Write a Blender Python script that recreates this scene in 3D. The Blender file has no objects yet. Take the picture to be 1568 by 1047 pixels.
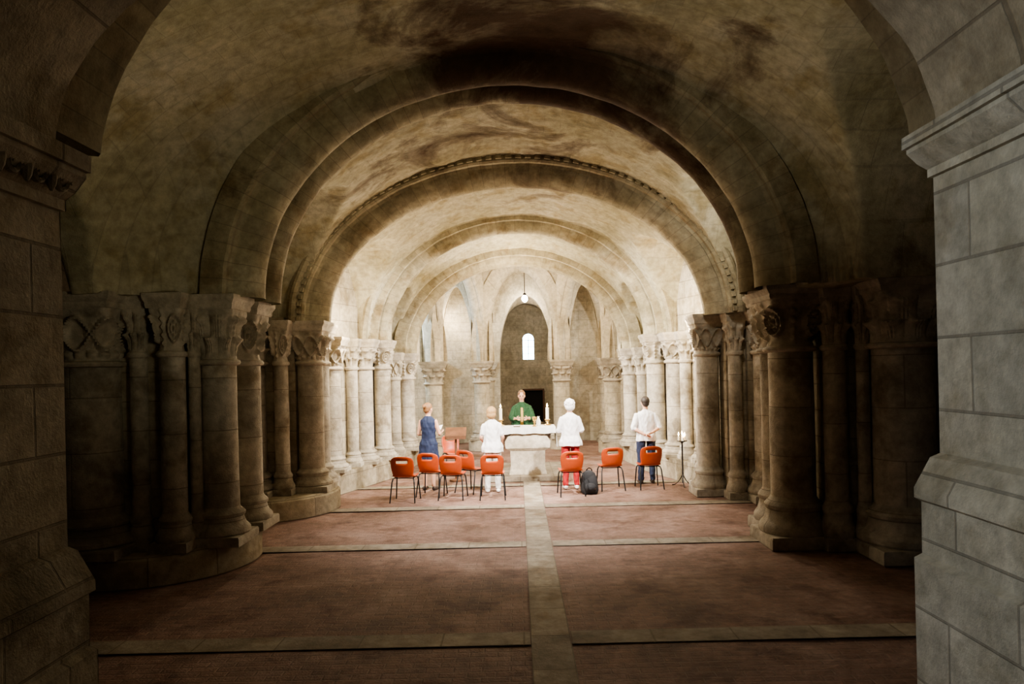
import bpy, math, random
from math import sin, cos, pi, sqrt, exp, radians
from mathutils import Vector, Matrix, noise
from mathutils.kdtree import KDTree
random.seed(7)
scn = bpy.context.scene
COL = scn.collection
try:
    scn.view_settings.view_transform = 'AgX'
    scn.view_settings.look = 'AgX - Medium High Contrast'
except Exception as e:
    print(e)

# ------------------------------------------------------------------ materials
def nodes_of(name):
    m = bpy.data.materials.new(name); m.use_nodes = True
    nt = m.node_tree; b = nt.nodes["Principled BSDF"]
    return m, nt, b
def rgba(c): return (c[0], c[1], c[2], 1.0)
def ramp(nt, fac, stops):
    r = nt.nodes.new("ShaderNodeValToRGB"); nt.links.new(fac, r.inputs[0])
    e = r.color_ramp.elements
    e[0].position, e[0].color = stops[0][0], rgba(stops[0][1])
    e[1].position, e[1].color = stops[-1][0], rgba(stops[-1][1])
    for p, c in stops[1:-1]:
        n = e.new(p); n.color = rgba(c)
    return r.outputs[0]
def mix(nt, kind, fac, a, b):
    m = nt.nodes.new("ShaderNodeMixRGB"); m.blend_type = kind
    for s, v in ((0, fac), (1, a), (2, b)):
        if isinstance(v, (int, float)): m.inputs[s].default_value = v
        elif isinstance(v, tuple): m.inputs[s].default_value = rgba(v)
        else: nt.links.new(v, m.inputs[s])
    return m.outputs[0]
def noise_n(nt, vec, scale, detail=4, rough=.55, dist=0):
    n = nt.nodes.new("ShaderNodeTexNoise"); n.inputs["Scale"].default_value = scale
    n.inputs["Detail"].default_value = detail; n.inputs["Roughness"].default_value = rough
    n.inputs["Distortion"].default_value = dist
    nt.links.new(vec, n.inputs["Vector"]); return n.outputs["Fac"]
def math_n(nt, op, a, b=None, clamp=False):
    m = nt.nodes.new("ShaderNodeMath"); m.operation = op; m.use_clamp = clamp
    for s, v in ((0, a), (1, b)):
        if v is None: continue
        if isinstance(v, (int, float)): m.inputs[s].default_value = v
        else: nt.links.new(v, m.inputs[s])
    return m.outputs[0]

def stone(name, c1, c2, c3, bw=.6, bh=.3, mortar=.012, mortar_col=(.16,.13,.09), joint=.6, bump=.35, patch=1.1, offset=.5, rough=.9, soot=False, damp=None, vary=(.82,1.08)):
    m, nt, b = nodes_of(name)
    tc = nt.nodes.new("ShaderNodeTexCoord")
    big = noise_n(nt, tc.outputs["Object"], patch, 6, .6)
    mid = noise_n(nt, tc.outputs["Object"], 9, 6, .65)
    fine = noise_n(nt, tc.outputs["Object"], 55, 4, .6)
    base = ramp(nt, big, [(.32, c1), (.5, c2), (.68, c3)])
    spec = ramp(nt, mid, [(.3, (.60,.58,.55)), (.7, (1.12,1.1,1.08))])
    col = mix(nt, 'MULTIPLY', .85, base, spec)
    br = nt.nodes.new("ShaderNodeTexBrick"); nt.links.new(tc.outputs["UV"], br.inputs["Vector"])
    br.inputs["Scale"].default_value = 1; br.inputs["Brick Width"].default_value = bw
    br.inputs["Row Height"].default_value = bh; br.inputs["Mortar Size"].default_value = mortar
    br.inputs["Mortar Smooth"].default_value = .4
    br.offset = offset
    br.inputs["Color1"].default_value = (vary[0],)*3+(1,); br.inputs["Color2"].default_value = (vary[1],vary[1]*.98,vary[1]*.94,1)
    br.inputs["Mortar"].default_value = (.9,.9,.9,1)
    col = mix(nt, 'MULTIPLY', min(1, joint+.2), col, br.outputs["Color"])
    wear = noise_n(nt, tc.outputs["Object"], 3.1, 3)
    mf = math_n(nt, 'MULTIPLY', br.outputs["Fac"], math_n(nt, 'MULTIPLY', math_n(nt,'ADD',wear,.35), joint*1.2), True)
    col = mix(nt, 'MIX', mf, col, mortar_col)
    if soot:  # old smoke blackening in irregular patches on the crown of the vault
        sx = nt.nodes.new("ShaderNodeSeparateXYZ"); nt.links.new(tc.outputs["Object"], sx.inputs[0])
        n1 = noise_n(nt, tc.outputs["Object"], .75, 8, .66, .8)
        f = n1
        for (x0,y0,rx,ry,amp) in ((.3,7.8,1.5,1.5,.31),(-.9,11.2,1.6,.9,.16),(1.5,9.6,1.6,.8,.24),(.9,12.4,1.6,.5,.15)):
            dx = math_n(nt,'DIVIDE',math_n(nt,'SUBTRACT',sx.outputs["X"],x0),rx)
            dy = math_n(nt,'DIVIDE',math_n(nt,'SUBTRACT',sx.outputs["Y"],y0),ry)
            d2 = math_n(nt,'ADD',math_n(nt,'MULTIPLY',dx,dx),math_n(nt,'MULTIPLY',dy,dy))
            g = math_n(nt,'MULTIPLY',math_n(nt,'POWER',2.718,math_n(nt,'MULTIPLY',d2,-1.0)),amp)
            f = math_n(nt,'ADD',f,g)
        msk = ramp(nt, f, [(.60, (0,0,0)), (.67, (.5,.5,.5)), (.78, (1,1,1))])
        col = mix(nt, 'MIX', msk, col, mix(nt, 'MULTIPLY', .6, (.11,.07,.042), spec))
    if damp:
        n2 = noise_n(nt, tc.outputs["Object"], 1.9, 6, .6, .3)
        col = mix(nt, 'MULTIPLY', ramp(nt, n2, [(.52,(0,0,0)),(.66,(.8,.8,.8))]), col, damp)
    nt.links.new(col, b.inputs["Base Color"])
    b.inputs["Roughness"].default_value = rough
    b.inputs["Specular IOR Level"].default_value = .25
    h1 = mix(nt, 'MIX', .35, mid, fine)
    h2 = math_n(nt, 'SUBTRACT', h1, mf)
    bp = nt.nodes.new("ShaderNodeBump"); bp.inputs["Strength"].default_value = bump; bp.inputs["Distance"].default_value = .035
    nt.links.new(h2, bp.inputs["Height"]); nt.links.new(bp.outputs[0], b.inputs["Normal"])
    return m
def plain(name, c, rough=.6, metal=0, var=.12, scale=14, emit=0, ecol=None):
    m, nt, b = nodes_of(name)
    tc = nt.nodes.new("ShaderNodeTexCoord")
    f = noise_n(nt, tc.outputs["Object"], scale, 3)
    lo = tuple(x*(1-var) for x in c); hi = tuple(min(1, x*(1+var)) for x in c)
    nt.links.new(ramp(nt, f, [(.3, lo), (.7, hi)]), b.inputs["Base Color"])
    b.inputs["Roughness"].default_value = rough; b.inputs["Metallic"].default_value = metal
    if emit:
        b.inputs["Emission Color"].default_value = rgba(ecol or c); b.inputs["Emission Strength"].default_value = emit
    return m

M_COL = stone("limestone_column", (.36,.33,.27), (.52,.48,.40), (.64,.61,.53), bw=3, bh=.62, mortar=.008, joint=.45, patch=1.6, damp=(.52,.47,.40), bump=.6)
M_CAP = stone("carved_limestone", (.36,.33,.26), (.52,.47,.38), (.62,.57,.48), bw=9, bh=9, mortar=0, joint=0, patch=3, bump=.5)
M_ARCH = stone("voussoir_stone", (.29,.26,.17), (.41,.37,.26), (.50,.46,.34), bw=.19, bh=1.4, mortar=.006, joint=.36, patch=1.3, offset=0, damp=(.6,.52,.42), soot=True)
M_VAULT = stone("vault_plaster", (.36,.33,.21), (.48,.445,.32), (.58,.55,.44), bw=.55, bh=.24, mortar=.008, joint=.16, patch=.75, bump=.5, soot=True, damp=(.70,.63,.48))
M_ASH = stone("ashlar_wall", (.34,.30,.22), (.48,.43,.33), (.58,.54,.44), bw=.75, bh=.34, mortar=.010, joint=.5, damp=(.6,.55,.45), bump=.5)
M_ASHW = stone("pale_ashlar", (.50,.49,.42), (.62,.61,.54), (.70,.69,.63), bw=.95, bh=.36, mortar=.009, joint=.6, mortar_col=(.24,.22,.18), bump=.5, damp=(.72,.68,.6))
M_APSE = stone("apse_stone", (.44,.39,.29), (.58,.53,.42), (.68,.63,.53), bw=.6, bh=.3, mortar=.01, joint=.3)
M_STRIP = stone("paving_slab", (.25,.22,.17), (.35,.31,.25), (.45,.41,.34), bw=.7, bh=.34, mortar=.010, joint=.6, patch=2, bump=.35, offset=0, rough=.75, damp=(.7,.6,.5))
M_BRICK = stone("terracotta_paving", (.20,.125,.095), (.30,.19,.155), (.41,.29,.25), bw=.22, bh=.095, mortar=.009, mortar_col=(.27,.21,.17), joint=.35, patch=1.1, bump=.6, rough=.72, damp=(.55,.46,.42), vary=(.74,1.08))
M_ALTAR = stone("altar_stone", (.5,.45,.36), (.6,.55,.46), (.68,.64,.56), bw=9, bh=9, mortar=0, joint=0, patch=3)
M_ORANGE = plain("orange_plastic", (.42,.07,.02), .38, 0, .06)
M_BLACKMET = plain("black_metal", (.03,.03,.032), .4, .6)
M_IRON = plain("wrought_iron", (.035,.03,.028), .5, .7)
M_WHITE = plain("white_linen", (.82,.82,.80), .8, 0, .05)
M_WAX = plain("candle_wax", (.86,.80,.66), .5, 0, .04)
M_FLAME = plain("candle_flame", (1,.62,.2), .5, 0, 0, 5, 60, (1,.62,.25))
M_GOLD = plain("gilt_metal", (.75,.52,.18), .3, .9)
M_DARK = plain("niche_shade_paint", (.012,.010,.009), .95)  # near-black colour standing in for the shade inside the chapel niche
M_GLASS = plain("daylight_glass", (.7,.85,1), .3, 0, 0, 5, 18, (.55,.78,1))
M_LAMP = plain("lamp_globe", (1,.95,.8), .3, 0, 0, 5, 50, (1,.93,.8))
M_BLACKCLOTH = plain("black_fabric", (.02,.02,.023), .85)
M_WOOD = plain("dark_wood", (.13,.06,.03), .5, 0, .3, 8)

# ------------------------------------------------------------------ mesh builder
class MB:
    def __init__(s): s.v=[]; s.f=[]; s.m=[]; s.uv=[]; s.mats=[]
    def mi(s, mat):
        if mat not in s.mats: s.mats.append(mat)
        return s.mats.index(mat)
    def grid(s, P, mat, cu=False, cv=False, U=None, V=None, skip=None):
        n=len(P); k=len(P[0]); o=len(s.v); mi=s.mi(mat)
        if U is None: U=[i*.1 for i in range(n+1)]
        if V is None: V=[j*.1 for j in range(k+1)]
        U=list(U); V=list(V)
        if len(U)<n+1: U.append(2*U[-1]-U[-2])
        if len(V)<k+1: V.append(2*V[-1]-V[-2])
        for r in P: s.v.extend([tuple(p) for p in r])
        for i in range(n if cu else n-1):
            for j in range(k if cv else k-1):
                if skip and skip(i,j): continue
                i2=(i+1)%n; j2=(j+1)%k
                s.f.append((o+i*k+j, o+i2*k+j, o+i2*k+j2, o+i*k+j2)); s.m.append(mi)
                s.uv.append(((U[i],V[j]),(U[i+1],V[j]),(U[i+1],V[j+1]),(U[i],V[j+1])))
    def poly(s, pts, mat, uv=None):
        o=len(s.v); s.v.extend([tuple(p) for p in pts]); s.f.append(tuple(range(o,o+len(pts)))); s.m.append(s.mi(mat))
        s.uv.append(tuple(uv) if uv else tuple((p[0]+p[1],p[2]) for p in pts))
    def lathe(s, cx, cy, prof, mat, seg=36, sx=1, sy=1, cap=True):
        R=max(p[0] for p in prof)
        P=[[(cx+r*cos(2*pi*i/seg)*sx, cy+r*sin(2*pi*i/seg)*sy, z) for (r,z) in prof] for i in range(seg)]
        V=[0.0]
        for a,b in zip(prof,prof[1:]): V.append(V[-1]+math.hypot(a[0]-b[0],a[1]-b[1]))
        V=[prof[0][1]+v for v in V]
        s.grid(P, mat, cu=True, U=[2*pi*R*i/seg for i in range(seg+1)], V=V)
        if cap:
            s.poly([P[i][-1] for i in range(seg)], mat, [(P[i][-1][0],P[i][-1][1]) for i in range(seg)])
    def box(s, x0,x1,y0,y1,z0,z1, mat, tap=0.0):
        b=[(x0,y0,z0),(x1,y0,z0),(x1,y1,z0),(x0,y1,z0)]
        t=[(x0+tap,y0+tap,z1),(x1-tap,y0+tap,z1),(x1-tap,y1-tap,z1),(x0+tap,y1-tap,z1)]
        dx,dy,dz=x1-x0,y1-y0,z1-z0
        for i in range(4):
            j=(i+1)%4; o=x0 if i%2==0 else y0; L=dx if i%2==0 else dy
            s.poly([b[i],b[j],t[j],t[i]],mat,[(o,z0),(o+L,z0),(o+L,z1),(o,z1)])
        s.poly(t,mat,[(p[0],p[1]) for p in t]); s.poly(b[::-1],mat,[(p[0],p[1]) for p in b[::-1]])
    def sqloft(s, cx, cy, prof, mat, rot=0):
        P=[]
        for i in range(4):
            a=rot+pi/4+i*pi/2
            P.append([(cx+r*1.41421*cos(a), cy+r*1.41421*sin(a), z) for r,z in prof])
        s.grid(P, mat, cu=True, U=[0,.9,1.8,2.7,3.6], V=[z for r,z in prof])
        s.poly([P[i][-1] for i in range(4)], mat); s.poly([P[i][0] for i in range(3,-1,-1)], mat)
    def build(s, name, parent=None, ang=.6, loc=None):
        me=bpy.data.meshes.new(name); me.from_pydata(s.v,[],s.f)
        for m in s.mats: me.materials.append(m)
        me.polygons.foreach_set("material_index", s.m)
        uvl=me.uv_layers.new(name="UVMap"); flat=[]
        for u in s.uv:
            for a in u: flat.extend(a)
        uvl.data.foreach_set("uv", flat)
        me.shade_smooth(); me.set_sharp_from_angle(angle=ang)
        me.update()
        ob=bpy.data.objects.new(name, me); COL.objects.link(ob)
        if parent: ob.parent=parent
        if loc: ob.location=loc
        return ob

def capital(mb, x, y, z0, h, r0, s, style=0):
    n=128; m=36; P=[]
    ph=random.random()*6.28
    amp=.165*r0**.5
    for i in range(n):
        th=2*pi*i/n; row=[]
        for j in range(m+1):
            t=j/m
            rc=r0*1.02+(s*.93-r0*1.02)*(t**1.5)
            p=2+6*t*t
            c=abs(cos(th)); q=abs(sin(th))
            f=1/((c**p+q**p)**(1/p))
            w=min(1,sin(pi*min(1,t*1.02))*2.0)
            if style%3==0:   # interlaced vine scrolls with palmettes
                a=exp(-((t-(.50+.30*sin(4*th+ph)))/.050)**2); b=exp(-((t-(.50-.30*sin(4*th+ph)))/.050)**2)
                leaf=exp(-((t-.50)/.17)**2)*max(0,cos(8*th+2*ph))**1.2*(.7+.3*cos(32*th))*(1-a)*(1-b)
                d=max(a,b,.85*leaf,.9*exp(-((t-.12)/.07)**2)*abs(sin(8*th))**.6)
            elif style%3==1: # two tiers of acanthus leaves
                k1=abs(cos(4*th)); k2=abs(sin(4*th))
                tip1=exp(-((t-.40)/.07)**2)*k1**1.5; tip2=exp(-((t-.78)/.07)**2)*k2**1.5
                body=(k1**.8 if t<.43 else k2**.8)
                rib_=.75+.25*cos(56*th)*(.6+.4*cos(t*60))
                d=.55*body*rib_+.75*tip1+.75*tip2
            else:            # medallions with leaves between
                u=(4*th/(2*pi)+.125)%1-.5; rr=math.hypot(u*1.5,(t-.52)*1.15)
                d=exp(-((rr-.33)/.045)**2)+exp(-((rr-.17)/.045)**2)*.8*(.7+.3*cos(32*th))+exp(-(rr/.06)**2)
                d=max(d,.8*exp(-((abs(u)-.5)/.07)**2)*(.6+.4*cos(t*34)))
            vol=exp(-((t-.88)/.08)**2)*(max(0,abs(sin(2*th)))**8)
            r=rc*f+ amp*w*(d-.45)+ .12*vol*s
            row.append((x+r*cos(th), y+r*sin(th), z0+h*t))
        P.append(row)
    mb.grid(P, M_CAP, cu=True)
    mb.lathe(x,y,[(r0*.98,z0-.07),(r0*1.16,z0-.055),(r0*1.22,z0-.03),(r0*1.16,z0-.005),(r0*1.0,z0+.01)],M_CAP,32,cap=False)
    mb.sqloft(x,y,[(s*.96,z0+h-.01),(s*1.0,z0+h+.02),(s*1.0,z0+h+.05),(s*1.10,z0+h+.10),(s*1.12,z0+h+.115),(s*1.12,z0+h+.16)],M_CAP)
def column(mb, x, y, z0, ztop, r, caph=.5, s=None, bh=.42, style=None, shaftmat=None):
    s=r*1.34+.015
    if style is None: style=random.randint(0,2)
    sm=shaftmat or M_COL
    k=bh/.42
    mb.sqloft(x,y,[(r*1.55,z0),(r*1.55,z0+.09*k),(r*1.50,z0+.11*k)],M_COL)
    prof=[(r*1.5,z0+.10*k),(r*1.58,z0+.13*k),(r*1.56,z0+.17*k),(r*1.45,z0+.20*k),(r*1.34,z0+.22*k),(r*1.25,z0+.27*k),(r*1.2,z0+.31*k),(r*1.28,z0+.325*k),(r*1.30,z0+.355*k),(r*1.2,z0+.38*k),(r*1.08,z0+.40*k),(r,z0+.43*k)]
    mb.lathe(x,y,prof,M_COL,32,cap=False)
    zc=ztop-.16-caph
    N=10; zb=z0+.43*k; seg=28; ph=random.random()*50
    pr=[(r*(1-.02*i/N), zb+(zc-.05-zb)*i/N) for i in range(N+1)]
    def nz(i,z): return .007*noise.noise(Vector((cos(2*pi*i/seg)*2+ph,sin(2*pi*i/seg)*2,z*2)))
    P=[[(x+(rr+nz(i,z))*cos(2*pi*i/seg), y+(rr+nz(i,z))*sin(2*pi*i/seg), z) for rr,z in pr] for i in range(seg)]
    mb.grid(P, sm, cu=True, U=[2*pi*r*i/seg for i in range(seg+1)], V=[z+ph*.1 for rr,z in pr])
    capital(mb,x,y,zc,caph,r,s,style)

def rib(mb, ox, oy, ang, a, b, zs, prof, t0=0, t1=pi, n=72, mat=None):
    mat=mat or M_ARCH
    dx,dy=cos(ang),sin(ang); P=[]; U=[0]; last=None
    for i in range(n+1):
        t=t0+(t1-t0)*i/n; row=[]
        for (l,d) in prof:
            dd=d+.014*noise.noise(Vector((t*9+ox,oy,l*3)))
            h=(a+dd)*cos(t); z=zs+(b+dd)*sin(t)
            row.append((ox+dx*h-dy*l, oy+dy*h+dx*l, z))
        P.append(row)
        if last is not None: U.append(U[-1]+math.dist(last,row[len(row)//2]))
        last=row[len(row)//2]
    V=[0]
    for p,q in zip(prof,prof[1:]): V.append(V[-1]+math.hypot(p[0]-q[0],p[1]-q[1]))
    V=[v*.5+.05 for v in V]
    mb.grid(P, mat, U=U, V=V)
def roll(c, r, d0, n=10):
    return [(c-r*cos(pi*i/n), d0+r-r*sin(pi*i/n)) for i in range(n+1)]

# ------------------------------------------------------------------ floor
mb=MB()
nx_,ny_=64,122
def fz(x,y): return .012*noise.noise(Vector((x*.6,y*.6,0)))-.006
xs=[-8+16*i/nx_ for i in range(nx_+1)]; ys=[-2+30.5*j/ny_ for j in range(ny_+1)]
mb.grid([[(x,y,fz(x,y)) for y in ys] for x in xs],M_BRICK,U=xs,V=ys)
def slab(x0,x1,y0,y1,rot=False):
    if rot:
        n=16; P=[[(x0+(x1-x0)*i/n,y,.007) for y in (y0,y1)] for i in range(n+1)]
        mb.grid(P,M_STRIP,U=[(x1-x0)*i/n for i in range(n+1)],V=[0,.34])
    else:
        n=30; P=[[(x,y0+(y1-y0)*i/n,.008) for x in (x0,x1)] for i in range(n+1)]
        mb.grid(P,M_STRIP,U=[(y1-y0)*i/n for i in range(n+1)],V=[0,.34])
slab(.06,.40,2,15.0)
for y in (6.0,9.35,12.0,14.3):
    slab(-5.6,.055,y,y+.30,True); slab(.405,5.6,y,y+.30,True)
mb.build("floor")

# ------------------------------------------------------------------ vaults (ceiling)
ARCH=dict(A=(9.05,2.98,3.25,5.78,-.08), B=(12.6,3.28,3.2,5.51,0), C=(15.8,2.78,3.03,5.32,0), D=(17.8,2.52,2.75,4.89,0.02))
keys=[(3.6,3.42,6.0,3.25),(8.5,3.42,6.08,3.25),(9.6,3.45,6.05,3.25),(12.2,3.65,5.92,3.2),(13.1,3.6,5.85,3.2),(15.4,3.15,5.62,3.03),(16.2,3.08,5.55,3.0),(17.5,2.9,5.22,2.8),(18.2,2.85,5.15,2.75)]
def lerpk(y):
    if y<=keys[0][0]: return keys[0][1:]
    for a,b in zip(keys,keys[1:]):
        if y<=b[0]:
            t=(y-a[0])/(b[0]-a[0]); return tuple(a[k]+(b[k]-a[k])*t for k in (1,2,3))
    return keys[-1][1:]
def vz(x,y):
    hw,ap,zs=lerpk(y); z=zs
    if y<8.45:
        wdn=1.45 if x<0 else .75
        t=max(0,(y-6.3)/2.15); hw+=wdn*sqrt(max(0,1-t*t))
    if abs(x)<hw: z=max(z, zs+(ap-zs)*sqrt(1-(x/hw)**2))
    cr=[(6.2,1.5,4.6) if x<0 else (6.1,1.9,5.35),(10.85,1.35,5.15),(14.25,1.05,4.95),(16.8,.7,4.3)]
    for c,w,a in cr:
        if abs(y-c)<w: z=max(z, zs+(a-zs)*sqrt(1-((y-c)/w)**2))
    for sx in (-6.1,6.1):
        if abs(x-sx)<1.3 and y<13.4: z=max(z, 3.2+1.6*sqrt(1-((x-sx)/1.3)**2))
    return z+.05*noise.noise(Vector((x*.9,y*.9,0)))+.022*noise.noise(Vector((x*3,y*3,5)))
mb=MB()
nx,ny=300,320
xs=[-7.4+14.8*i/nx for i in range(nx+1)]; ys=[3.6+(18.2-3.6)*j/ny for j in range(ny+1)]
mb.grid([[(x,y,vz(x,y)) for y in ys] for x in xs], M_VAULT, U=[x*1.15 for x in xs], V=ys)
xs=[-6+12*i/60 for i in range(61)]; ys=[18.2+6.2*j/40 for j in range(41)]
mb.grid([[(x,y,5.55-.03*((x)**2)-.004*(y-19)**2+.03*noise.noise(Vector((x,y,2)))) for y in ys] for x in xs], M_APSE, U=xs, V=ys)
mb.build("ceiling", ang=.9)

def arched_wall(mb, p0, p1, th, a, b, zs, ztop, mat, c=.5, zbot=None, n=28):
    p0=Vector(p0); p1=Vector(p1); L=(p1-p0).length; d=(p1-p0)/L; nrm=Vector((-d.y,d.x))*th/2
    S=[(0,zs)]; c0=c*L
    for i in range(n+1):
        t=pi-pi*i/n; S.append((c0+a*cos(t), zs+b*sin(t)))
    S.append((L,zs)); 
    def pt(s,z,k): q=p0+d*s+nrm*k; return (q.x,q.y,z)
    for k in (-1,1):
        mb.grid([[pt(s,z+(ztop-z)*j/3,k) for j in range(4)] for s,z in S], mat, U=[s for s,z in S], V=[3,4,5,6])
        if zbot is not None:
            for s0,s1 in ((0,c0-a),(c0+a,L)):
                if s1-s0>.01: mb.poly([pt(s0,zbot,k),pt(s1,zbot,k),pt(s1,zs,k),pt(s0,zs,k)],mat,[(s0,zbot),(s1,zbot),(s1,zs),(s0,zs)])
    mb.grid([[pt(s,z,-1),pt(s,z,1)] for s,z in S], mat, U=[i*.15 for i in range(len(S))], V=[0,th])
    if zbot is not None:
        for s0 in (c0-a,c0+a):
            mb.poly([pt(s0,zbot,-1),pt(s0,zbot,1),pt(s0,zs,1),pt(s0,zs,-1)],mat,[(0,zbot),(th,zbot),(th,zs),(0,zs)])

# ------------------------------------------------------------------ transverse arches
profA=[(-.72,.62),(-.72,.36),(-.69,.33),(-.62,.33)]+roll(-.30,.27,.02)+[(0,.14)]+roll(.30,.27,.02)+[(.62,.33),(.69,.33),(.72,.36),(.72,.62)]
profB=[(-.55,.6),(-.55,.34),(-.52,.31),(-.42,.31),(-.40,.26)]+roll(0,.34,.0,12)+[(.40,.26),(.42,.31),(.52,.31),(.55,.34),(.55,.6)]
profC=[(-.42,.5),(-.42,.22),(-.38,.2)]+roll(0,.25,.0,12)+[(.38,.2),(.42,.22),(.42,.5)]
for k,pf in (("A",profA),("B",profB),("C",profC),("D",profC)):
    Y,a,zs,ap,cx=ARCH[k]; mb=MB()
    rib(mb,cx,Y,0,a,ap-zs,zs,pf,n=110)
    if k in "BC":
        rib(mb,cx,Y,0,a,ap-zs,zs,[(-.56,.42),(-.62,.44),(-.64,.49),(-.62,.54),(-.55,.56)],n=96)
        N=70
        for i in range(N):
            t=pi*(i+.5)/N; dt=pi/N*.3
            q=[]
            for tt in (t-dt,t+dt):
                for dd in (.36,.42):
                    for l in (-.60,-.5):
                        q.append((cx+(a+dd)*cos(tt), Y+l*(1 if k=="B" else .78), zs+(ap-zs+dd)*sin(tt)))
            for f in ((0,2,6,4),(0,4,5,1),(2,3,7,6),(0,1,3,2),(4,6,7,5)):
                mb.poly([q[z] for z in f],M_ARCH)
    mb.build("transverse_arch")

latp=[(-.35,.45),(-.35,.22),(-.25,.2)]+roll(0,.22,.0,8)+[(.25,.2),(.35,.22),(.35,.45)]
for sx in (-1,1):
    mb=MB(); rib(mb,sx*4.35,10.85,pi/2,1.17,1.6,3.22,latp,n=48); mb.build("lateral_arch")

# ------------------------------------------------------------------ piers
def core(mb, cx, cy, w, d, z0, z1):
    mb.box(cx-w,cx+w,cy-d*.6,cy+d*.6,z0,z1,M_ASH); mb.box(cx-w*.6,cx+w*.6,cy-d,cy+d,z0,z1+.002,M_ASH)
    mb.box(cx-w*.82,cx+w*.82,cy-d*.82,cy+d*.82,z0,z1+.004,M_ASH)
    e=.06
    mb.box(cx-w-e,cx+w+e,cy-d*.6-e,cy+d*.6+e,z1-.16,z1,M_ASH); mb.box(cx-w*.6-e,cx+w*.6+e,cy-d-e,cy+d+e,z1-.16,z1+.002,M_ASH)
def plinth(mb,cx,cy,R,h):
    mb.lathe(cx,cy,[(R,0),(R,h-.06),(R-.01,h-.03),(R-.05,h)],M_ASH,64)
mb=MB(); plinth(mb,-4.6,9.05,1.25,.33); core(mb,-4.6,9.15,.84,.80,.3,3.30)
Z=.33
for x,y,r,st in ((-4.93,8.28,.33,0),(-4.40,8.32,.10,1),(-3.99,8.28,.14,2),(-3.80,8.42,.07,1),(-3.60,8.62,.21,1),(-3.60,9.45,.20,2),(-4.0,9.85,.13,1),(-4.9,9.95,.3,0)):
    column(mb,x,y,Z,3.27,r,.60 if r>.15 else .5,None,bh=.42,style=st)
mb.build("clustered_pier")
mb=MB(); plinth(mb,-4.4,12.4,1.25,.33); core(mb,-4.45,12.7,.8,.62,.3,3.28)
for x,y,r,st in ((-4.50,11.95,.28,1),(-3.95,11.95,.12,2),(-3.58,12.35,.22,0),(-3.62,13.05,.18,1)):
    column(mb,x,y,Z,3.22,r,.52,None,bh=.38,style=st)
mb.build("clustered_pier")
mb=MB(); core(mb,4.75,9.55,.85,.72,0,3.32)
for x,y,r,st in ((3.53,9.28,.28,2),(3.95,8.95,.14,1),(4.22,8.78,.08,1),(4.62,8.62,.35,1),(3.60,9.98,.22,2),(5.38,8.75,.2,1)):
    column(mb,x,y,0,3.29,r,.60,None,bh=.6,style=st)
mb.build("clustered_pier")
mb=MB(); core(mb,4.4,12.95,.75,.62,0,3.28)
for x,y,r,st in ((3.42,12.95,.20,0),(3.76,12.42,.12,1),(4.25,12.2,.24,0),(3.5,13.5,.17,1)):
    column(mb,x,y,0,3.23,r,.52,None,bh=.5,style=st)
mb.build("clustered_pier")

# ------------------------------------------------------------------ choir side walls with engaged columns
def sidewall(name, pts, cols, sx):
    mb=MB()
    for (a,b) in zip(pts,pts[1:]):
        L=math.dist(a,b); nx_=24; nz=20
        P=[[(a[0]+(b[0]-a[0])*i/nx_, a[1]+(b[1]-a[1])*i/nx_, 6*j/nz) for j in range(nz+1)] for i in range(nx_+1)]
        mb.grid(P, M_ASH, U=[a[1]+L*i/nx_ for i in range(nx_+1)], V=[6*j/nz for j in range(nz+1)])
        w=.42; q=[(a[0]-sx*w,a[1],0),(b[0]-sx*w,b[1],0)]
        mb.poly([(a[0],a[1],.42),(b[0],b[1],.42),(q[1][0],q[1][1],.42),(q[0][0],q[0][1],.42)],M_ASH,[(0,0),(L,0),(L,w),(0,w)])
        mb.poly([q[0],q[1],(q[1][0],q[1][1],.42),(q[0][0],q[0][1],.42)],M_ASH,[(0,0),(L,0),(L,.42),(0,.42)])
        mb.poly([(a[0],a[1],0),(a[0],a[1],.42),(q[0][0],q[0][1],.42),q[0]],M_ASH)
    for x,y,r in cols:
        column(mb,x,y,.42,3.03 if y<16.2 else 2.78,r,.42,None,bh=.3)
    mb.build(name)
sidewall("wall_left",[(-3.98,13.35),(-3.2,15.8),(-2.98,18.0)],[(-3.66,14.0,.20),(-3.42,14.75,.12),(-3.28,15.2,.20),(-3.00,15.85,.18),(-2.88,16.75,.13),(-2.72,17.6,.18)],-1)
sidewall("wall_right",[(3.98,13.35),(3.25,15.8),(3.02,18.0)],[(3.66,14.1,.18),(3.45,14.75,.12),(3.34,15.2,.2),(3.04,15.85,.2),(2.90,16.75,.13),(2.76,17.6,.18)],1)

mb=MB(); mb.box(-7.6,-7.3,3.3,14,0,6,M_ASH); mb.box(-7.3,-3.98,13.6,13.9,0,6,M_ASH); 
for y in (5,8.9,12.6): column(mb,-7.15,y,0,3.2,.22,.45)
mb.build("wall_aisle_left")
mb=MB(); mb.box(7.3,7.6,3.3,14,0,6,M_ASH); mb.box(3.98,7.3,13.6,13.9,0,6,M_ASH)
for y in (5,8.9,12.6): column(mb,7.15,y,0,3.2,.22,.45)
mb.build("wall_aisle_right")

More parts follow.
